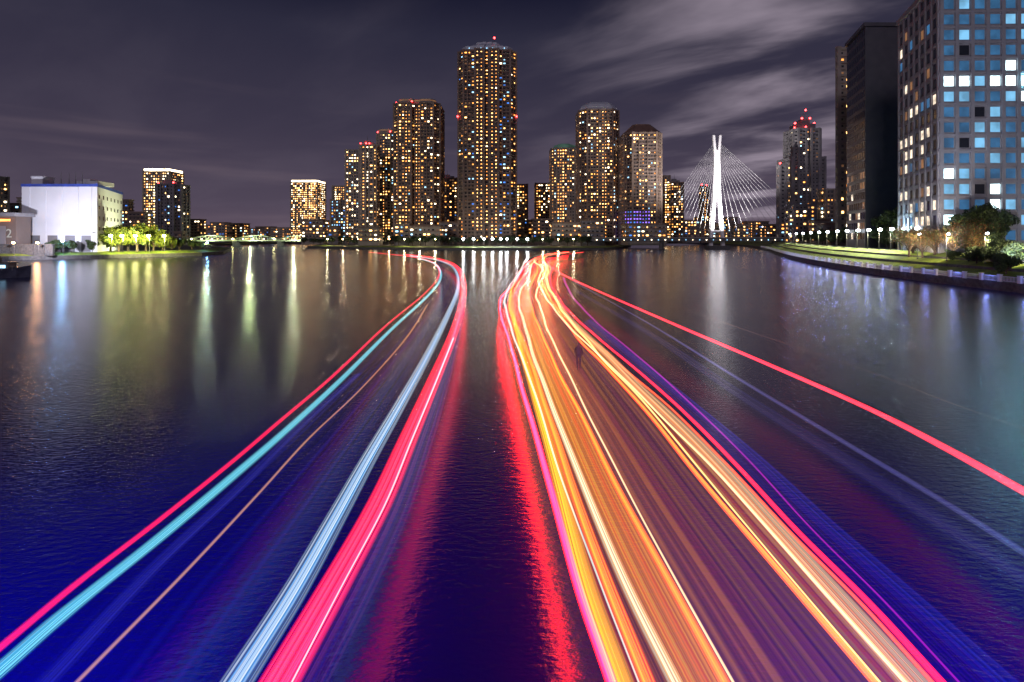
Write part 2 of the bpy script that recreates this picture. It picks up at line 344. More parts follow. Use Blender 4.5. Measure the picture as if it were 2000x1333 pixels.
# ---------- water
m=bpy.data.materials.new("river_water"); m.use_nodes=True; nt=m.node_tree; bs=nt.nodes["Principled BSDF"]; L=nt.links.new
tc=N(nt,"ShaderNodeTexCoord"); n1=N(nt,"ShaderNodeTexNoise"); n1.inputs["Scale"].default_value=3.4; n1.inputs["Detail"].default_value=4; n1.inputs["Roughness"].default_value=.6
mp=N(nt,"ShaderNodeMapping"); mp.inputs["Scale"].default_value=(.65,1.4,1)
L(tc.outputs["Object"],mp.inputs[0]); L(mp.outputs[0],n1.inputs["Vector"])
bp=N(nt,"ShaderNodeBump"); bp.inputs["Strength"].default_value=.38; bp.inputs["Distance"].default_value=.08
L(n1.outputs["Fac"],bp.inputs["Height"]); L(bp.outputs[0],bs.inputs["Normal"])
n2=N(nt,"ShaderNodeTexNoise"); n2.inputs["Scale"].default_value=.05; n2.inputs["Detail"].default_value=4
L(tc.outputs["Object"],n2.inputs["Vector"])
mr=N(nt,"ShaderNodeMapRange"); mr.inputs[3].default_value=.14; mr.inputs[4].default_value=.20; L(n2.outputs["Fac"],mr.inputs[0]); L(mr.outputs[0],bs.inputs["Roughness"])
bs.inputs["Base Color"].default_value=(.012,.006,.11,1); bs.inputs["IOR"].default_value=1.5
bs.inputs["Specular Tint"].default_value=(.86,.9,1,1)
M_water=m
o=mk("water",[(-6000,-300,0),(6000,-300,0),(6000,9000,0),(-6000,9000,0)],[(0,1,2,3)],M_water); o["kind"]="structure"; o["label"]="calm dark river surface with smooth reflections"
# ---------- land
def cat(pts,n=6):
    out=[]; P=[Vector(p) for p in pts]
    for i in range(len(P)-1):
        p0=P[max(0,i-1)];p1=P[i];p2=P[i+1];p3=P[min(len(P)-1,i+2)]
        for k in range(n):
            t=k/n; out.append(.5*((2*p1)+(p2-p0)*t+(2*p0-5*p1+4*p2-p3)*t*t+(3*p1-p0-3*p2+p3)*t**3))
    out.append(P[-1]); return out
def bank(name,line,prof,mats,far,label):
    ln=cat(line,6); n=len(ln); V=[];Fc=[];Mi=[]
    nr=[]
    for i in range(n):
        t=(ln[min(n-1,i+1)]-ln[max(0,i-1)]).normalized(); nr.append(Vector((t.y,-t.x)))
    rows=[]
    for off,z in prof: rows.append([(ln[i].x+nr[i].x*off,ln[i].y+nr[i].y*off,z) for i in range(n)])
    if far: rows.append([(*far(ln[i]),prof[-1][1]) for i in range(n)])
    for r in rows: V+=r
    for j in range(len(rows)-1):
        for i in range(n-1):
            Fc.append((j*n+i,j*n+i+1,(j+1)*n+i+1,(j+1)*n+i)); Mi.append(min(j,len(mats)-1))
    o=mk(name,V,Fc,mats,Mi); o["kind"]="structure"; o["label"]=label
    return ln,nr
RL,RN=bank("riverbank",[(86,-60),(87,0),(89,50),(91.5,91),(99,143),(124,222),(160,310),(199,400),(235,500),(270,620),(300,905)],
  [(0,-1),(0,1.7),(.5,1.7),(.5,1.55),(3,1.55),(3.1,2.1),(7,3.3),(7.1,3.9),(10.5,4.8),(10.6,5.3),(15,6.2),(19,6.22)],[M_stone,M_stone,M_stone,M_pave,M_stone,M_grass,M_stone,M_grass,M_stone,M_grass,M_pave,M_soil],lambda p:(3000,p.y),"quay wall with promenade and terraced lit lawn")
def poly_land(name,pts,z,label,slope=8,grass=True):
    b=MB(); p2=offset_poly(pts,-slope)
    n=len(pts)
    b.prism(pts,-1,1.8,0)
    b.prism(offset_poly(pts,-1.5),1.6,z,1,p2)
    mi=b.M; 
    mi[2+n+1]=2
    o=b.obj(name,[M_stone,M_grass,M_soil]); o["kind"]="structure"; o["label"]=label; return o
poly_land("peninsula_ground",[(-235,905),(-225,600),(-200,500),(-130,445),(-54,417),(10,408),(75,417),(100,470),(130,560),(165,905)],3,"far riverbank with grass embankment")
poly_land("riverside_ground",[(-1500,950),(-1500,226),(-222,226),(-200,243),(-172,284),(-175,310),(-230,420),(-330,560),(-370,640),(-400,950)],3,"river quay with dark stone edge")
o=mk("ground",[(-6000,900,2.9),(6000,900,2.9),(6000,9000,2.9),(-6000,9000,2.9)],[(0,1,2,3)],M_soil); o["kind"]="structure"; o["label"]="dark distant city ground"
# ---------- trees
def tree_mesh(h,r,leaves,nl,bare=False,seed=0,ls=.4,lo=.5):
    rd=random.Random(seed); b=MB()
    b.beam((0,0,0),(.1,.05,h*.45),r*.09,r*.06,7)
    cl=[]
    for k in range(12):
        a=rd.uniform(0,6.28); rr=r*rd.uniform(.3,.8); z=h*rd.uniform(lo,.88)
        e=Vector((rr*math.cos(a),rr*math.sin(a),z)); s=Vector((.1,.05,h*rd.uniform(.2,.45)))
        mid=(s+e)/2+Vector((0,0,-.05*h))
        b.beam(s,mid,r*.05,r*.035,5); b.beam(mid,e,r*.035,r*.012,5); cl.append(e)
        for q in range(6 if bare else 2):
            e2=e+Vector((rd.uniform(-1,1),rd.uniform(-1,1),rd.uniform(.1,1)))*r*.35; b.beam(mid.lerp(e,rd.random()),e2,r*.015,r*.006,4)
            if bare:
                for _ in range(4):
                    e3=e2+Vector((rd.uniform(-1,1),rd.uniform(-1,1),rd.uniform(-.1,1)))*r*.2; b.beam(e2.lerp(e,rd.random()*.5),e3,r*.008,r*.004,3)
            cl.append(e2)
    cl.append(Vector((0,0,h*.85)))
    tr=b; lb=MB()
    for k in range(nl):
        c=rd.choice(cl); d=Vector((rd.gauss(0,1),rd.gauss(0,1),rd.gauss(0,.8)))
        d=d.normalized()*r*.34*rd.random()**.4; p=c+d
        s=ls*rd.uniform(.5,1.2); u=Vector((rd.uniform(-1,1),rd.uniform(-1,1),rd.uniform(-1,1))).normalized(); v=u.cross(Vector((rd.uniform(-1,1),rd.uniform(-1,1),rd.uniform(-1,1)))).normalized()
        lb.add([p-u*s,p+v*s*.5,p+u*s,p-v*s*.5],[(0,1,2,3)],0 if rd.random()<.6 else 1)
    def m2(bb,n,ms):
        me=bpy.data.meshes.new(n); me.from_pydata(bb.V,[],bb.F)
        for x in ms: me.materials.append(x)
        me.polygons.foreach_set("material_index",bb.M); me.update(); return me
    return m2(tr,"trunk",[M_bark]),m2(lb,"crown",leaves)
TD=[tree_mesh(9,4,[M_leafd,M_leafl],5200,seed=s,ls=.42,lo=.35) for s in(1,2,3)]
TY=[tree_mesh(9,4.2,[M_leafy,M_leafl],4200,seed=s,ls=.45,lo=.3) for s in(11,12)]
TF=[tree_mesh(9,4.5,[M_leafd,M_leafd],700,seed=s,ls=.8) for s in(4,5)]
TB=[tree_mesh(9,5,[M_leafo,M_leafl],2200,True,seed=s,ls=.22) for s in(6,7)]
def tree(tm,x,y,z,s,label,group):
    e=thing("tree",label,"tree",(x,y,z),group,random.uniform(0,6)); e.scale=(s*random.uniform(.9,1.15),s*random.uniform(.9,1.15),s)
    for n,me in zip(("trunk","crown"),tm):
        o=bpy.data.objects.new(n,me); COL.objects.link(o); o.parent=e
def along(y):
    for i in range(len(RL)-1):
        if RL[i].y<=y<=RL[i+1].y:
            t=(y-RL[i].y)/(RL[i+1].y-RL[i].y); return RL[i].lerp(RL[i+1],t),RN[i].lerp(RN[i+1],t)
def onbank(y,off):
    p,n=along(y); return p.x+n.x*off,p.y+n.y*off
GR="trees behind the riverside promenade"
for y in range(142,400,8):
    x,yy=onbank(y,24+random.uniform(-2,3)); tree(random.choice(TD),x,yy,5.8,random.uniform(.7,.95),"leafy dark green tree behind the promenade lawn",GR)
for x,y,z,s in [(98,101.5,2.2,.5),(101,106,3,.6),(105,110,4.4,.6),(102.5,113,3.6,.5),(108.5,116,5.2,.62),(112,122,5.2,.62),(116,130,5.4,.7),(120,139,5.6,.75),(100,104,2,.35),(105,122,4.2,.3),(104,107,3.6,.62),(110,119,5.2,.66)]:
    tree(random.choice(TD),x,y,z,s,"dense dark evergreen tree beside the quay",GR)
for x,y,s in [(113,125,1.2),(117,128,1.3),(121,131,1.2)]:
    tree(random.choice(TD),x,y,5.6,s,"tall round green tree in front of the office building",GR)
for y,off,s in [(178,26,1.5),(186,28,1.55),(195,26,1.45)]:
    x,yy=onbank(y,off); tree(random.choice(TD),x,yy,5.2,s,"tall round green tree beside the black office slab",GR)
for x,y,s in [(109,132,.8),(105,131,.6),(112,143,.85),(109.5,127,.85),(107,120,.85),(104.5,116,.65),(117,150,.85),(121,156,.9),(107,138,.7),(110,122,1.0)]:
    tree(random.choice(TB),x,y,4.8,s,"bare branched autumn tree with orange twigs","bare autumn trees by the promenade")
GF="trees along the far bank"
for i in range(46):
    px=600+i*13+random.uniform(-4,4); d=455 if 760<px<1150 else 500
    if px>1150: d=475
    if px<760: d=500
    tree(random.choice(TF),PX(px,d),d+random.uniform(-6,8),3,random.uniform(.6,1.05),"dark leafy tree at the foot of the towers",GF)
GL="lit trees on the quay"
for px,d,s in [(200,262,1.25),(216,266,1.2),(232,258,1.3),(250,268,1.4),(268,262,1.5),(285,270,1.45),(300,274,1.2),(318,280,1.0),(335,285,.8),(350,292,.7),(375,298,.6),(392,300,.5),(180,250,.6),(120,244,.6),(140,244,.6),(100,244,.6)]:
    tree(random.choice(TY if 190<px<345 else TD),PX(px,d),d,3,s,"yellow green tree lit by quayside lamps",GL)
# ---------- lamps
def spot(loc,tgt,P,col,size=60,name="floodlight",parent=None):
    l=bpy.data.lights.new(name,"SPOT"); l.energy=P; l.color=col; l.spot_size=math.radians(size); l.spot_blend=.5; l.shadow_soft_size=.5
    o=bpy.data.objects.new(name,l); COL.objects.link(o); o.location=loc
    o.rotation_euler=(Vector(tgt)-Vector(loc)).to_track_quat('-Z','Y').to_euler()
    if parent: o.parent=parent; 
    return o
b=MB(); b.beam((0,0,0),(0,0,.3),.25,.2,8); b.beam((0,0,.3),(0,0,7),.1,.06,8); b.beam((0,0,6.9),(.0,-.6,7.2),.05); poleM=b
pole0=None
def lamp(x,y,z,power,col,warm=0,s=1,head=0,label="slender street lamp with bright white head on the promenade",group="street lamps on the promenade",sp=None):
    global pole0,heads
    if pole0 is None:
        o=poleM.obj("pole",[M_poled]); pole0=o.data; bpy.data.objects.remove(o); heads={}
        for k,mm_ in enumerate((E_lamp,E_lampw,E_flood,E_lblue,E_lor)):
            for j,r in enumerate((.32,.68,1.15)):
                hb=MB(); hb.ball((0,-.6,7.25),r,12,8,sz=.75); o=hb.obj("lamp_head",[mm_]); heads[(k,j)]=o.data; bpy.data.objects.remove(o)
    e=thing("street_lamp",label,"street lamp",(x,y,z),group); e.scale=(s,s,s)
    o=bpy.data.objects.new("pole",pole0); COL.objects.link(o); o.parent=e
    o=bpy.data.objects.new("lamp_head",heads[(warm,head)]); COL.objects.link(o); o.parent=e
    if sp: spot((0,-.6,6.0),sp,power,col,125,"lamp_light",e)
    elif power:
        l=bpy.data.lights.new("lamp_light","POINT"); l.energy=power; l.color=col; l.shadow_soft_size=.4
        o=bpy.data.objects.new("lamp_light",l); COL.objects.link(o); o.parent=e; o.location=(0,-1.2,6.0)
for y in (101,112,124,136,149,157,165,174,184,195,208,222,240,260,285,315,350,390):
    x,yy=onbank(y,14.5 if y>140 else 9)
    flood=(y==157)
    lamp(x,yy,6.2 if y>140 else 4.4,10000 if y>140 else 8000,(1,.97,.6) if y>140 else (1,.8,.5),warm=2 if flood else 0,s=.9,head=(0 if flood else 1) if y>140 else 0,sp=(-5.5,0,0) if y>140 else (2,6,4))
GLL="quayside lamps by the lit trees"
for px,d in [(218,246),(240,248),(266,252),(292,256),(322,266)]:
    lamp(PX(px,d),d,3,30000,(1,.95,.33),1,1.1,1,"warm quayside lamp among green trees",GLL,sp=(0,14,2))
lamp(PX(124,240),240,2,1500,(.3,.6,1),3,.9,1,"blue tinted quayside lamp in front of the warehouse",GLL)
for px in (28,75): lamp(PX(px,228),228,2,1200,(1,.5,.2),4,.8,1,"orange quayside lamp beside the riverside shed",GLL)
lamp(PX(405,300),300,2,0,(.3,.6,1),3,.7,1,"small blue lamp at the tip of the quay",GLL)
for px in (905,925,945,962,978,990,1010,1030):
    lamp(PX(px,425),425,2.5,2500,(1,.95,.85),0,.9,2,"bright white lamp on the far embankment","lamps on the far embankment")
for px in (640,670,700,730,760,790,820,850,1060,1090,1120,1150):
    d=440 if 760<px<1150 else 490
    lamp(PX(px,d),d,3,2000,(1,.8,.5),4 if px in(670,760,1090,1150) else 1,.8,1,"small warm lamp on the far embankment","lamps on the far embankment")
# ---------- railing
GRL="white railing sections along the quay"
b=MB(); b.box(-2,2,-.04,.04,1.0,1.1); b.box(-2,2,-.03,.03,.15,.22)
for i in range(13): b.box(-1.8+i*.3-.03,-1.8+i*.3+.03,-.02,.02,.22,1.0)
o=b.obj("rail",[M_white]); rme=o.data; bpy.data.objects.remove(o)
b=MB(); b.box(-.35,.35,-.2,.2,0,1.3); b.box(-.4,.4,-.25,.25,1.3,1.4); o=b.obj("post",[M_white]); pme=o.data; bpy.data.objects.remove(o)
pts=cat([tuple(p) for p in RL if p.y>40 and p.y<460],20); cur=pts[0]; kk=0
for p in pts:
    if (p-cur).length>=4.0:
        mid=(p+cur)/2; t=(p-cur).normalized(); n=Vector((t.y,-t.x))
        e=thing("railing_section","white quay railing section with post on stone edge","railing",(mid.x+n.x*.25,mid.y+n.y*.25,1.7),GRL,math.atan2(t.y,t.x))
        o=bpy.data.objects.new("rail",rme);COL.objects.link(o);o.parent=e
        o=bpy.data.objects.new("post",pme);COL.objects.link(o);o.parent=e;o.location=(-2,0,0)
        kk+=1
        if kk%2==0 and 86<p.y<270:
            l=bpy.data.lights.new("rail_light","POINT"); l.energy=90; l.color=(.22,.3,1); l.shadow_soft_size=.1
            o=bpy.data.objects.new("rail_light",l); COL.objects.link(o); o.parent=e; o.location=(0,.9,1.2)
        cur=p
# ---------- cable stayed bridge
T=thing("cable_stayed_bridge","white cable-stayed bridge with forked pylon lit at night","bridge",(182,455,0))
b=MB()
def leg(s):
    q=[(5.6*s,-0,0,2.0),(2.0*s,0,48,1.8),(1.5*s,0,84,1.6),(2.9*s,0,101,1.4)]
    for a,c in zip(q,q[1:]): b.beam(a[:3],c[:3],a[3],c[3],4)
leg(1);leg(-1); b.box(-2.2,2.2,-1.0,1.0,46,88); b.box(-4.6,4.6,-1.2,1.2,15,16.6)
b.obj("pylon",[M_white],T)
b=MB(); b.box(-9,9,-6,6,-1,3); b.obj("pier",[M_stone],T)
b=MB(); b.box(-112,110,-7,7,7.2,9.0); b.box(-112,110,-7.3,-7,7,10); b.obj("deck",[surf("deck_paint",(.12,.12,.14),scale=.4)],T)
b=MB(); b.box(-112,110,-7.5,-7.4,10.0,10.25); b.obj("handrail",[M_metal],T)
for i in range(-18,18):
    b=MB(); b.ball((i*6,-7.7,8.2),.42,6,4); b.obj("deck_light",[E_cyan if i%2 else E_white],T)
M_cab=surf("cable_steel",(.34,.34,.37),scale=1,rough=.5)
for s,dx in((-1,4.7),(1,7.0)):
    for k in range(13):
        b=MB(); b.beam((s*2.0,0,95-k*1.3),(s*(10+ (12-k)*dx),-6.5,9),.12,.12,4); b.obj("cable",[M_cab],T)
for s in(-1,1):
    b=MB(); b.beam((s*50,-3,-1),(s*50,-3,7.2),2.4,2,6); b.obj("pier",[M_stone],T)
for s in(-1,1): spot((182+s*10,425,9),(182,455,60),620000,(1,.93,.86),92)
# ---------- truss bridge
T=thing("truss_bridge","low pale green truss road bridge with lit deck","bridge",(-300,600,0))
M_gt=surf("truss_green_paint",(.35,.42,.3),scale=.5)
b=MB(); b.box(-75,80,-5,5,6,7.6); b.obj("deck",[M_gt],T)
b=MB()
for sg in range(3):
    x0=-75+sg*52; pr=None
    for i in range(9):
        x=x0+i*6.4; z=8+4.5*math.sin(math.pi*i/8)+.3
        if pr: b.beam(pr,(x,-5,z),.5,.5,4); b.beam((pr[0],-5,7.6),(x,-5,z),.3,.3,4)
        b.beam((x,-5,7.6),(x,-5,z),.3,.3,4); pr=(x,-5,z)
b.obj("truss",[M_gt],T)
for x in(-74,-23,29,79):
    b=MB(); b.box(x-2,x+2,-5,5,-1,6); b.obj("pier",[M_stone],T)
for i in range(13):
    b=MB(); b.ball((-72+i*12,-6.2,8.6),.7,6,4); b.obj("deck_light",[E_lampw if i%4==0 else E_white],T)
for x in(-50,0,50):
    l=bpy.data.lights.new("lamp_light","POINT"); l.energy=26000; l.color=(.9,1,.6); o=bpy.data.objects.new("lamp_light",l); COL.objects.link(o); o.parent=T; o.location=(x,-14,9)
# ---------- boat
T=thing("moored_boat","dark passenger boat moored with lit cabin at the quay","boat",(-134,127,0),rot=math.radians(12))
st=[(-12,1.6,1.9),(-8,2.3,1.8),(0,2.5,1.8),(6,2.2,2.0),(10,1.2,2.5),(12.5,.1,3.1)]
V=[];Fc=[]
for x,w,z in st: V+=[(x,-w*.7,-.4),(x,-w,z),(x,w,z),(x,w*.7,-.4)]
for i in range(5):
    a=i*4
    for k in range(4): Fc.append((a+k,a+(k+1)%4,a+4+(k+1)%4,a+4+k))
Fc+=[(0,3,2,1)]
mk("hull",V,Fc,surf("hull_navy",(.08,.09,.16),scale=1,rough=.4),parent=T)
b=MB(); b.box(-10,8.5,-1.5,1.5,1.9,3.6); b.box(-10.4,8.9,-1.7,1.7,3.6,3.8); b.box(1.5,5.5,-1.2,1.2,3.8,5.2); b.obj("cabin",[M_gray],T)
for i in range(10):
    b=MB(); x=-9.4+i*1.8; b.box(x,x+1.2,-1.56,-1.51,2.5,3.2); b.obj("window",[E_dim if i%3 else E_cyan],T)
b=MB()
for i in range(10): b.beam((-10+i*2.2,-2.1,1.9),(-10+i*2.2,-2.1,2.9),.04,.04,4)
b.beam((-10,-2.1,2.9),(10,-1.6,2.95),.04,.04,4); b.obj("handrail",[M_metal],T)
b=MB(); b.beam((3,0,5.2),(3,0,8.2),.08,.04,5); b.obj("mast",[M_poled],T)
# ---------- light trails
def trailmat(name,c1,c2,s,freq=10,soft=2.0,streak=.6,seed=0.0):
    m=bpy.data.materials.new(name); m.use_nodes=True; nt=m.node_tree; nt.nodes.clear(); L=nt.links.new
    uv=N(nt,"ShaderNodeUVMap"); sp=N(nt,"ShaderNodeSeparateXYZ"); L(uv.outputs[0],sp.inputs[0])
    def MA(op,a,b=None):
        n=N(nt,"ShaderNodeMath",operation=op)
        for i,x in enumerate((a,b)):
            if x is None: continue
            if isinstance(x,(int,float)): n.inputs[i].default_value=x
            else: L(x,n.inputs[i])
        return n.outputs[0]
    a=MA("ABSOLUTE",MA("SUBTRACT",MA("MULTIPLY",sp.outputs[0],2.0),1.0))
    pr=MA("MAXIMUM",MA("SUBTRACT",1.0,MA("POWER",a,soft)),0.0)
    cb=N(nt,"ShaderNodeCombineXYZ"); L(MA("MULTIPLY",sp.outputs[0],float(freq)),cb.inputs[0]); L(MA("MULTIPLY",sp.outputs[1],.02),cb.inputs[1]); cb.inputs[2].default_value=seed
    no=N(nt,"ShaderNodeTexNoise"); no.inputs["Scale"].default_value=1; no.inputs["Detail"].default_value=3; L(cb.outputs[0],no.inputs["Vector"])
    mr=N(nt,"ShaderNodeMapRange"); mr.inputs[1].default_value=.36; mr.inputs[2].default_value=.68; mr.inputs[3].default_value=1-streak; mr.inputs[4].default_value=1
    L(no.outputs["Fac"],mr.inputs[0])
    mx=N(nt,"ShaderNodeMix",data_type="RGBA"); mx.inputs[6].default_value=(*c1,1); mx.inputs[7].default_value=(*c2,1)
    no2=N(nt,"ShaderNodeTexNoise"); no2.inputs["Scale"].default_value=.7; cb2=N(nt,"ShaderNodeVectorMath",operation="ADD"); cb2.inputs[1].default_value=(3.3,0,seed+5); L(cb.outputs[0],cb2.inputs[0]); L(cb2.outputs[0],no2.inputs["Vector"])
    mr2=N(nt,"ShaderNodeMapRange"); mr2.inputs[1].default_value=.4; mr2.inputs[2].default_value=.6; L(no2.outputs["Fac"],mr2.inputs[0]); L(mr2.outputs[0],mx.inputs[0])
    em=N(nt,"ShaderNodeEmission"); L(mx.outputs[2],em.inputs[0]); L(MA("MULTIPLY",MA("MULTIPLY",pr,mr.outputs[0]),float(s)),em.inputs[1])
    tr=N(nt,"ShaderNodeBsdfTransparent"); ad=N(nt,"ShaderNodeAddShader"); L(em.outputs[0],ad.inputs[0]); L(tr.outputs[0],ad.inputs[1])
    out=N(nt,"ShaderNodeOutputMaterial"); L(ad.outputs[0],out.inputs[0]); return m
tn=[0]
def uvmesh(name,rows,mat,label):
    V=[];Fc=[]
    for i,(a,b_) in enumerate(rows):
        V+=[tuple(a),tuple(b_)]
    ds=[0]
    for i in range(1,len(rows)): ds.append(ds[-1]+(rows[i][0]-rows[i-1][0]).length)
    for i in range(len(rows)-1): Fc.append((2*i,2*i+1,2*i+3,2*i+2))
    me=bpy.data.meshes.new(name); me.from_pydata(V,[],Fc); u=me.uv_layers.new(name="UVMap")
    for p in me.polygons:
        for li,vi in zip(p.loop_indices,p.vertices): u.data[li].uv=(vi%2,ds[vi//2])
    me.materials.append(mat); me.update(); o=bpy.data.objects.new(name,me); COL.objects.link(o)
    o["label"]=label; o["category"]="light trail"; o["group"]="boat light trails on the river"
    return o
def ext(pts):
    (x0,y0),(x1,y1)=pts[0],pts[1]
    return [(x0+(x0-x1)*1.6,y0+(y0-y1)*1.6)]+pts
def path(pts,h,wob=.0):
    pts=cat(ext(pts),8); tn[0]+=1; sd=tn[0]*1.7; out=[]
    for p in pts:
        q=unproj(p.x,max(p.y,485),h)
        k=math.sin(q.y*.28+sd)*.6+math.sin(q.y*.6+sd*2)*.4
        q.x+=wob*k*min(2.2,max(.5,q.y/25)); q.z+=wob*.3*math.sin(q.y*.5+sd)
        out.append(q)
    return out
def trail(pts,h,w,c1,c2,s,label,freq=6,soft=2,streak=.5,wob=.0,minw=.0045):
    P=path(pts,h,wob); rows=[]
    for i,p in enumerate(P):
        t=(P[min(len(P)-1,i+1)]-P[max(0,i-1)]); t.z=0; t.normalize()
        pr=Vector((t.y,-t.x,0)); c=(pr*(abs(t.y)+.2)+Vector((0,0,1))*(abs(t.x)*.8+.2)).normalized()
        ww=max(w,min(.7,minw*p.y))/2
        rows.append((p-c*ww,p+c*ww))
    return uvmesh("light_trail",rows,trailmat("trail_glow",c1,c2,s,freq,soft,streak,tn[0]*3.1),label)
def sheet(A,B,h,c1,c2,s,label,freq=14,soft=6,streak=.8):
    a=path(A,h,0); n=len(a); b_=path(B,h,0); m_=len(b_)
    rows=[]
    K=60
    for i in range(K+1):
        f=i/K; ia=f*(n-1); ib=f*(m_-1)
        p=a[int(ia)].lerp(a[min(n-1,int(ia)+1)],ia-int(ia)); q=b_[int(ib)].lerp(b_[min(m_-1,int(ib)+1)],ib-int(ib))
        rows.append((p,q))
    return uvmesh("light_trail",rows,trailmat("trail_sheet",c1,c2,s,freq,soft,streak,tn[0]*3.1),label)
RED=(1,.012,.03);PNK=(1,.035,.06)
L1=[(0,1265),(150,1140),(300,1025),(450,905),(550,820),(650,735),(750,640),(825,578),(857,540),(850,516),(810,503),(760,497),(720,493)]
L2=[(0,1308),(130,1195),(300,1060),(450,935),(560,840),(660,748),(760,648),(832,582),(860,545),(852,518),(815,504)]
L3=[(150,1333),(350,1130),(500,970),(600,860),(700,765),(790,665),(835,595)]
L4=[(462,1333),(572,1160),(657,1010),(718,900),(776,800),(832,700),(877,610),(895,560),(887,525),(855,509),(800,500)]
L5=[(545,1333),(650,1150),(738,990),(796,860),(844,750),(882,660),(903,590),(905,550),(890,520),(850,505),(790,498)]
L6=[(650,1333),(736,1160),(806,1000),(853,850),(882,740),(903,640),(910,590)]
trail(L1,2.2,.34,(.7,.01,.06),RED,2.6,"crimson boat light trail over dark water",freq=9,streak=.7)
trail(L2,2.2,.60,(.02,.5,.72),(.3,.9,1),1.8,"cyan boat light trail over dark water",freq=20,streak=.85)
trail(L3,2.0,.16,(.8,.35,.15),(1,.5,.25),.8,"thin tan light trail over dark water")
trail([(90,1333),(300,1110),(470,950),(590,830),(700,730)],1.6,.6,(.02,.03,.6),(.10,.10,.8),.3,"faint blue light trail over dark water",freq=12,streak=.9)
trail(L4,2.3,.74,(.14,.48,.95),(.75,.9,1),1.4,"pale blue white boat light trail",freq=20,streak=.85)
trail(L5,2.3,.90,RED,(1,.02,.04),7.5,"broad pink red boat light trail",freq=22,streak=.93)
trail([(570,1333),(665,1150),(750,990),(804,860),(850,750),(886,660)],2.4,.05,(1,.6,.6),(1,.8,.8),1.6,"thin white line within a red light trail")
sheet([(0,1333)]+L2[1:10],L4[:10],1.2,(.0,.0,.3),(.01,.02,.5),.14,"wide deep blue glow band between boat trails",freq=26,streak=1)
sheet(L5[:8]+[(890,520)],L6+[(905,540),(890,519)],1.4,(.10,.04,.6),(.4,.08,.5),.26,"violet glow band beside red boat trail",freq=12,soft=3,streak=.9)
YEL=(1,.5,.01);ORA=(1,.16,.01)
R1=[(1215,1333),(1150,1150),(1097,960),(1052,800),(1014,665),(996,595),(1003,555),(1028,518),(1060,500),(1110,493)]
R2=[(1262,1333),(1190,1150),(1120,960),(1072,810),(1030,690),(1003,610),(1004,570),(1030,530),(1045,505),(1090,495)]
R4=[(1320,1333),(1228,1150),(1153,980),(1092,830),(1048,710),(1020,620),(1014,575),(1032,545),(1040,515),(1070,500),(1120,492)]
R5=[(1415,1333),(1303,1130),(1210,960),(1130,800),(1074,690),(1042,610),(1032,570),(1050,530),(1045,510)]
R6=[(1710,1333),(1560,1160),(1440,1020),(1365,930),(1275,820),(1180,715),(1112,640),(1078,590),(1060,555),(1062,530),(1055,508),(1090,495)]
R7=[(1785,1333),(1630,1160),(1500,1015),(1400,905),(1290,795),(1190,698),(1120,630),(1085,585),(1068,550),(1075,525),(1060,508),(1110,494)]
R8=[(1840,1333),(1700,1180),(1560,1040),(1440,910),(1330,800),(1220,703),(1135,632),(1092,585),(1074,548),(1082,520),(1100,500),(1140,493)]
R9=[(1960,1333),(1790,1180),(1620,1030),(1480,900),(1350,790),(1240,700),(1150,625)]
R10=[(2000,960),(1850,877),(1700,800),(1500,712),(1350,648),(1200,583),(1120,547),(1085,528),(1070,512),(1100,499)]
R11=[(2000,1080),(1850,985),(1650,865),(1450,745),(1280,640),(1120,550)]
trail(R1,2.4,.44,YEL,(1,.3,.01),2.4,"broad yellow orange boat light trail",freq=18,streak=.75,wob=.03)
trail([(x-20,y) for x,y in R1[:6]]+R1[6:],1.7,.24,(1,.003,.008),(1,.002,.012),75,"thin crimson light trail beside yellow trail",wob=.03)
trail(R2,2.6,.30,(1,.03,.01),ORA,5,"scarlet boat light trail",wob=.04,freq=12,streak=.8)
trail([(x-14,y) for x,y in R2],2.6,.04,(.5,.9,.8),(1,1,.9),1.3,"thin pale green light line",wob=.04)
trail(R4,2.6,.26,(1,.6,.2),(1,.85,.6),2.3,"cream white boat light trail",wob=.04,freq=12,streak=.8)
trail(R5,2.7,.20,(1,.07,.01),ORA,4.5,"vivid orange red boat light trail",wob=.04)
trail([(x+16,y) for x,y in R5],2.7,.06,(1,.7,.3),(1,.7,.4),2,"thin cream line beside orange trail",wob=.05)
trail(R6,2.7,.17,(1,.04,.01),ORA,7,"thin bright orange boat light trail",wob=.07)
trail([(x+8,y-4) for x,y in R6],2.7,.05,(1,.6,.1),(1,.6,.2),3,"thin amber line beside orange trail",wob=.07)
trail(R7,2.7,.56,(1,.34,.09),(1,.68,.34),1.3,"broad peach boat light trail",freq=22,streak=.8,wob=.04)
trail([(x-16,y) for x,y in R7],2.65,.12,(1,.5,.1),(1,.85,.5),2.2,"bright cream core of a peach boat light trail",wob=.04)
trail(R8,2.7,.16,(1,.012,.03),RED,6,"thin scarlet boat light trail",wob=.03)
trail([(x-12,y+6) for x,y in R8[:9]],2.6,.10,(1,.04,.02),ORA,4,"thin orange red line beside a scarlet trail",wob=.05)
trail([(x+26,y-6) for x,y in R8[:9]],2.2,.06,(.6,.01,.4),(.4,.02,.6),1.0,"thin magenta boat light trail",wob=.03)
trail(R9,2.0,.6,(.01,.02,.5),(.05,.06,.9),.45,"faint blue boat light trail",freq=12,streak=.8)
trail(R10,2.4,.38,RED,PNK,5.0,"long straight crimson boat light trail",freq=8)
trail(R11,1.8,.3,(.1,.12,.5),(.35,.3,.8),.4,"faint lavender boat light trail",freq=8,streak=.8)
trail([(2000,1130),(1850,1030),(1650,900),(1450,775),(1280,660),(1120,565)],1.4,.9,(.05,.06,.3),(.15,.1,.35),.25,"faint indigo wake glow",freq=14,streak=.9)
trail([(2000,838),(1850,785),(1700,727),(1500,660),(1320,598)],2.5,.05,(.6,.3,.2),(.6,.3,.2),.3,"hairline amber boat light trail",minw=.001)
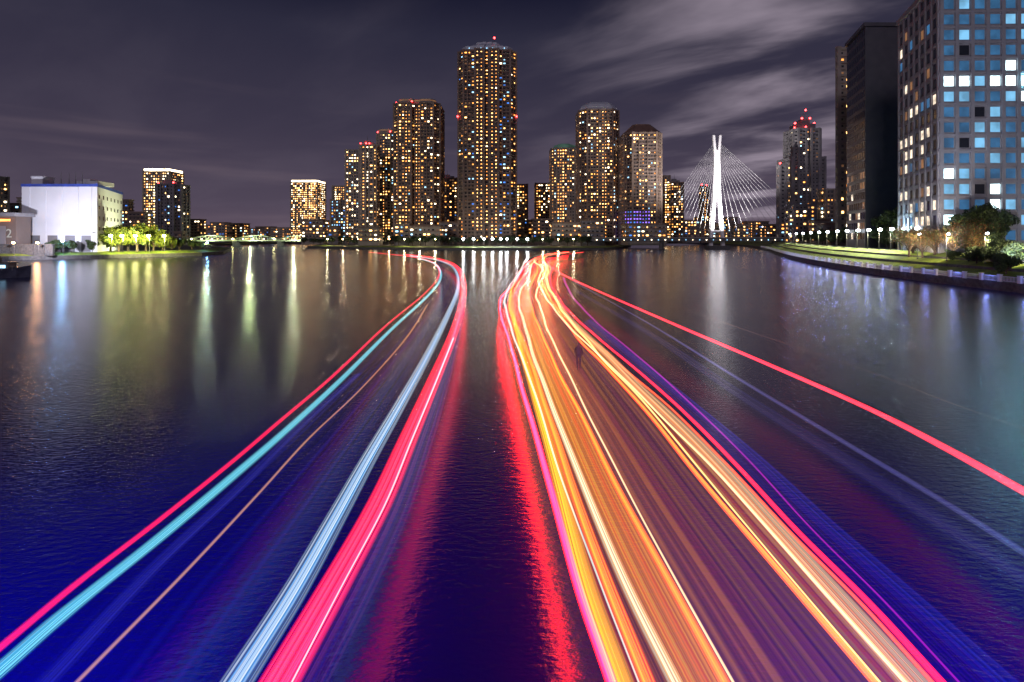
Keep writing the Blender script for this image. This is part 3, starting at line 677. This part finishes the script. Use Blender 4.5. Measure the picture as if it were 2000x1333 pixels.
sheet(R1[:8],R4[:8],1.9,(1,.07,.01),(1,.3,.03),.3,"orange glow band between boat trails",freq=14,streak=.9)
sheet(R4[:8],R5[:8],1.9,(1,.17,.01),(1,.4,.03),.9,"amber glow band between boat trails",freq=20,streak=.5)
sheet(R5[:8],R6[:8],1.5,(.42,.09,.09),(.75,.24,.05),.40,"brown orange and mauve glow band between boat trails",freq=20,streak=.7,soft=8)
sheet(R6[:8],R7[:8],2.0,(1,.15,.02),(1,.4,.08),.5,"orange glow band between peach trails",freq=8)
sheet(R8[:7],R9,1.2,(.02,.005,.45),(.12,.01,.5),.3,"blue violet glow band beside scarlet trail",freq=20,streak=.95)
# ---------- person
V=[(0,0,.92),(0,0,1.15),(0,.02,1.4),(0,.02,1.5),(0,0,1.62),(0,0,1.74),(.09,0,.88),(.09,-.02,.48),(.09,0,.08),(.09,-.14,.04),(-.09,0,.88),(-.09,-.02,.48),(-.09,0,.08),(-.09,-.14,.04),(.19,.02,1.4),(.24,.03,1.12),(.2,-.12,.9),(-.19,.02,1.4),(-.24,.03,1.12),(-.2,-.12,.9)]
E=[(0,1),(1,2),(2,3),(3,4),(4,5),(0,6),(6,7),(7,8),(8,9),(0,10),(10,11),(11,12),(12,13),(2,14),(14,15),(15,16),(2,17),(17,18),(18,19)]
R=[.17,.16,.17,.06,.1,.08,.11,.08,.06,.05,.11,.08,.06,.05,.07,.055,.04,.07,.055,.04]
me=bpy.data.meshes.new("person"); me.from_pydata(V,E,[]); me.materials.append(surf("brown_coat",(.3,.18,.14),scale=3))
o=bpy.data.objects.new("person",me); COL.objects.link(o); o.location=(PX(1130,33),33,1.5)
o["label"]="person in a dark coat standing upright among boat lights"; o["category"]="person"
sk=o.modifiers.new("Skin","SKIN"); 
for i,r in enumerate(R): me.skin_vertices[0].data[i].radius=(r,r*.8)
me.skin_vertices[0].data[0].use_root=True
ss=o.modifiers.new("Sub","SUBSURF"); ss.levels=1; ss.render_levels=2
# ---------- lights
def sun(rx,ry,rz,e,c,a):
    l=bpy.data.lights.new("facade_fill_sun","SUN"); l.energy=e; l.color=c; l.angle=math.radians(a); o=bpy.data.objects.new("facade_fill_sun",l); COL.objects.link(o); o.rotation_euler=(math.radians(rx),math.radians(ry),math.radians(rz))
sun(74,0,-24,.45,(.95,.84,.93),12)  # low fill sun with no visible source, added to brighten front faces evenly
for x in(-14,12):
    l=bpy.data.lights.new("bridge_blue_light","SPOT"); l.energy=66000 if x<0 else 40000; l.color=(.006,.010,1); l.spot_size=math.radians(96); l.spot_blend=1; l.shadow_soft_size=2
    o=bpy.data.objects.new("bridge_blue_light",l); COL.objects.link(o); o.location=(x,-3,8); o.rotation_euler=(math.radians(44),0,0)
spot((-204,214,12),(-222,250,26),90000,(.88,.88,1),120); spot((-195,285,6),(-212,270,20),60000,(.95,1,.5),120)  # unseen spots added to brighten the warehouse front and side
spot((100,98,5),(135,133,50),22000,(.75,.85,1),110); spot((96,120,5),(116,146,45),18000,(.9,.88,.95),110)  # unseen ground spots added to lift the office facades
# ---------- world
w=bpy.data.worlds.new("World"); sc.world=w; w.use_nodes=True; nt=w.node_tree; L=nt.links.new; bg=nt.nodes["Background"]
tc=N(nt,"ShaderNodeTexCoord"); sp=N(nt,"ShaderNodeSeparateXYZ"); L(tc.outputs["Generated"],sp.inputs[0])
r=N(nt,"ShaderNodeValToRGB"); L(sp.outputs[2],r.inputs[0]); cr=r.color_ramp
cr.elements[0].position=0; cr.elements[0].color=(.115,.082,.115,1); cr.elements[1].position=1; cr.elements[1].color=(.001,.002,.02,1)
for p,c in((.06,(.080,.062,.095,1)),(.2,(.045,.038,.066,1)),(.36,(.025,.024,.047,1)),(.46,(.003,.004,.018,1))):
    e=cr.elements.new(p); e.color=c
def WMa(op,a,b=None):
    n=N(nt,"ShaderNodeMath",operation=op)
    for i,x in enumerate((a,b)):
        if x is None: continue
        if isinstance(x,(int,float)): n.inputs[i].default_value=x
        else: L(x,n.inputs[i])
    return n.outputs[0]
zz=WMa("ADD",WMa("MAXIMUM",sp.outputs[2],0.0),.14)
cb=N(nt,"ShaderNodeCombineXYZ"); L(WMa("DIVIDE",sp.outputs[0],zz),cb.inputs[0]); L(WMa("DIVIDE",sp.outputs[1],zz),cb.inputs[1])
mp=N(nt,"ShaderNodeMapping",vector_type="TEXTURE"); mp.inputs["Location"].default_value=(.6,1.3,0); mp.inputs["Rotation"].default_value=(0,0,math.radians(140)); mp.inputs["Scale"].default_value=(1.2,.6,1); L(cb.outputs[0],mp.inputs[0])
no=N(nt,"ShaderNodeTexNoise"); no.inputs["Scale"].default_value=1.15; no.inputs["Detail"].default_value=5; no.inputs["Roughness"].default_value=.52; no.inputs["Distortion"].default_value=.3; L(mp.outputs[0],no.inputs["Vector"])
mr=N(nt,"ShaderNodeMapRange"); mr.interpolation_type="SMOOTHSTEP"; mr.inputs[1].default_value=.40; mr.inputs[2].default_value=.74; L(no.outputs["Fac"],mr.inputs[0])
az=N(nt,"ShaderNodeMapRange"); az.inputs[1].default_value=.02; az.inputs[2].default_value=.5; az.inputs[3].default_value=.04; az.inputs[4].default_value=1; L(sp.outputs[0],az.inputs[0])
lim=N(nt,"ShaderNodeMapRange"); lim.inputs[1].default_value=.42; lim.inputs[2].default_value=.5; lim.inputs[3].default_value=1; lim.inputs[4].default_value=.0; L(sp.outputs[2],lim.inputs[0])
mx=N(nt,"ShaderNodeMix",data_type="RGBA"); L(WMa("MULTIPLY",WMa("MULTIPLY",mr.outputs[0],az.outputs[0]),lim.outputs[0]),mx.inputs[0]); L(r.outputs[0],mx.inputs[6]); mx.inputs[7].default_value=(.36,.30,.37,1)
cb3=N(nt,"ShaderNodeCombineXYZ"); L(WMa("MULTIPLY",sp.outputs[0],1.6),cb3.inputs[0]); L(WMa("MULTIPLY",sp.outputs[2],14.0),cb3.inputs[1])
no3=N(nt,"ShaderNodeTexNoise"); no3.inputs["Scale"].default_value=1.6; no3.inputs["Detail"].default_value=3; L(cb3.outputs[0],no3.inputs["Vector"])
mr3=N(nt,"ShaderNodeMapRange"); mr3.interpolation_type="SMOOTHSTEP"; mr3.inputs[1].default_value=.52; mr3.inputs[2].default_value=.8; mr3.inputs[4].default_value=.3; L(no3.outputs["Fac"],mr3.inputs[0])
lo=N(nt,"ShaderNodeMapRange"); lo.inputs[1].default_value=.12; lo.inputs[2].default_value=.28; lo.inputs[3].default_value=1; lo.inputs[4].default_value=0; L(sp.outputs[2],lo.inputs[0])
mx3=N(nt,"ShaderNodeMix",data_type="RGBA"); L(WMa("MULTIPLY",mr3.outputs[0],lo.outputs[0]),mx3.inputs[0]); L(mx.outputs[2],mx3.inputs[6]); mx3.inputs[7].default_value=(.26,.19,.22,1)
L(mx3.outputs[2],bg.inputs[0]); bg.inputs[1].default_value=1
# ---------- camera
cd=bpy.data.cameras.new("Camera"); cd.lens=18; cd.sensor_width=36; cd.shift_y=-.1008; cd.clip_end=20000; cd.clip_start=.1
co=bpy.data.objects.new("Camera",cd); COL.objects.link(co); co.location=(0,0,H); co.rotation_euler=(math.pi/2,0,0); sc.camera=co
sc.view_settings.view_transform='Standard'; sc.view_settings.look='None'; sc.view_settings.exposure=0
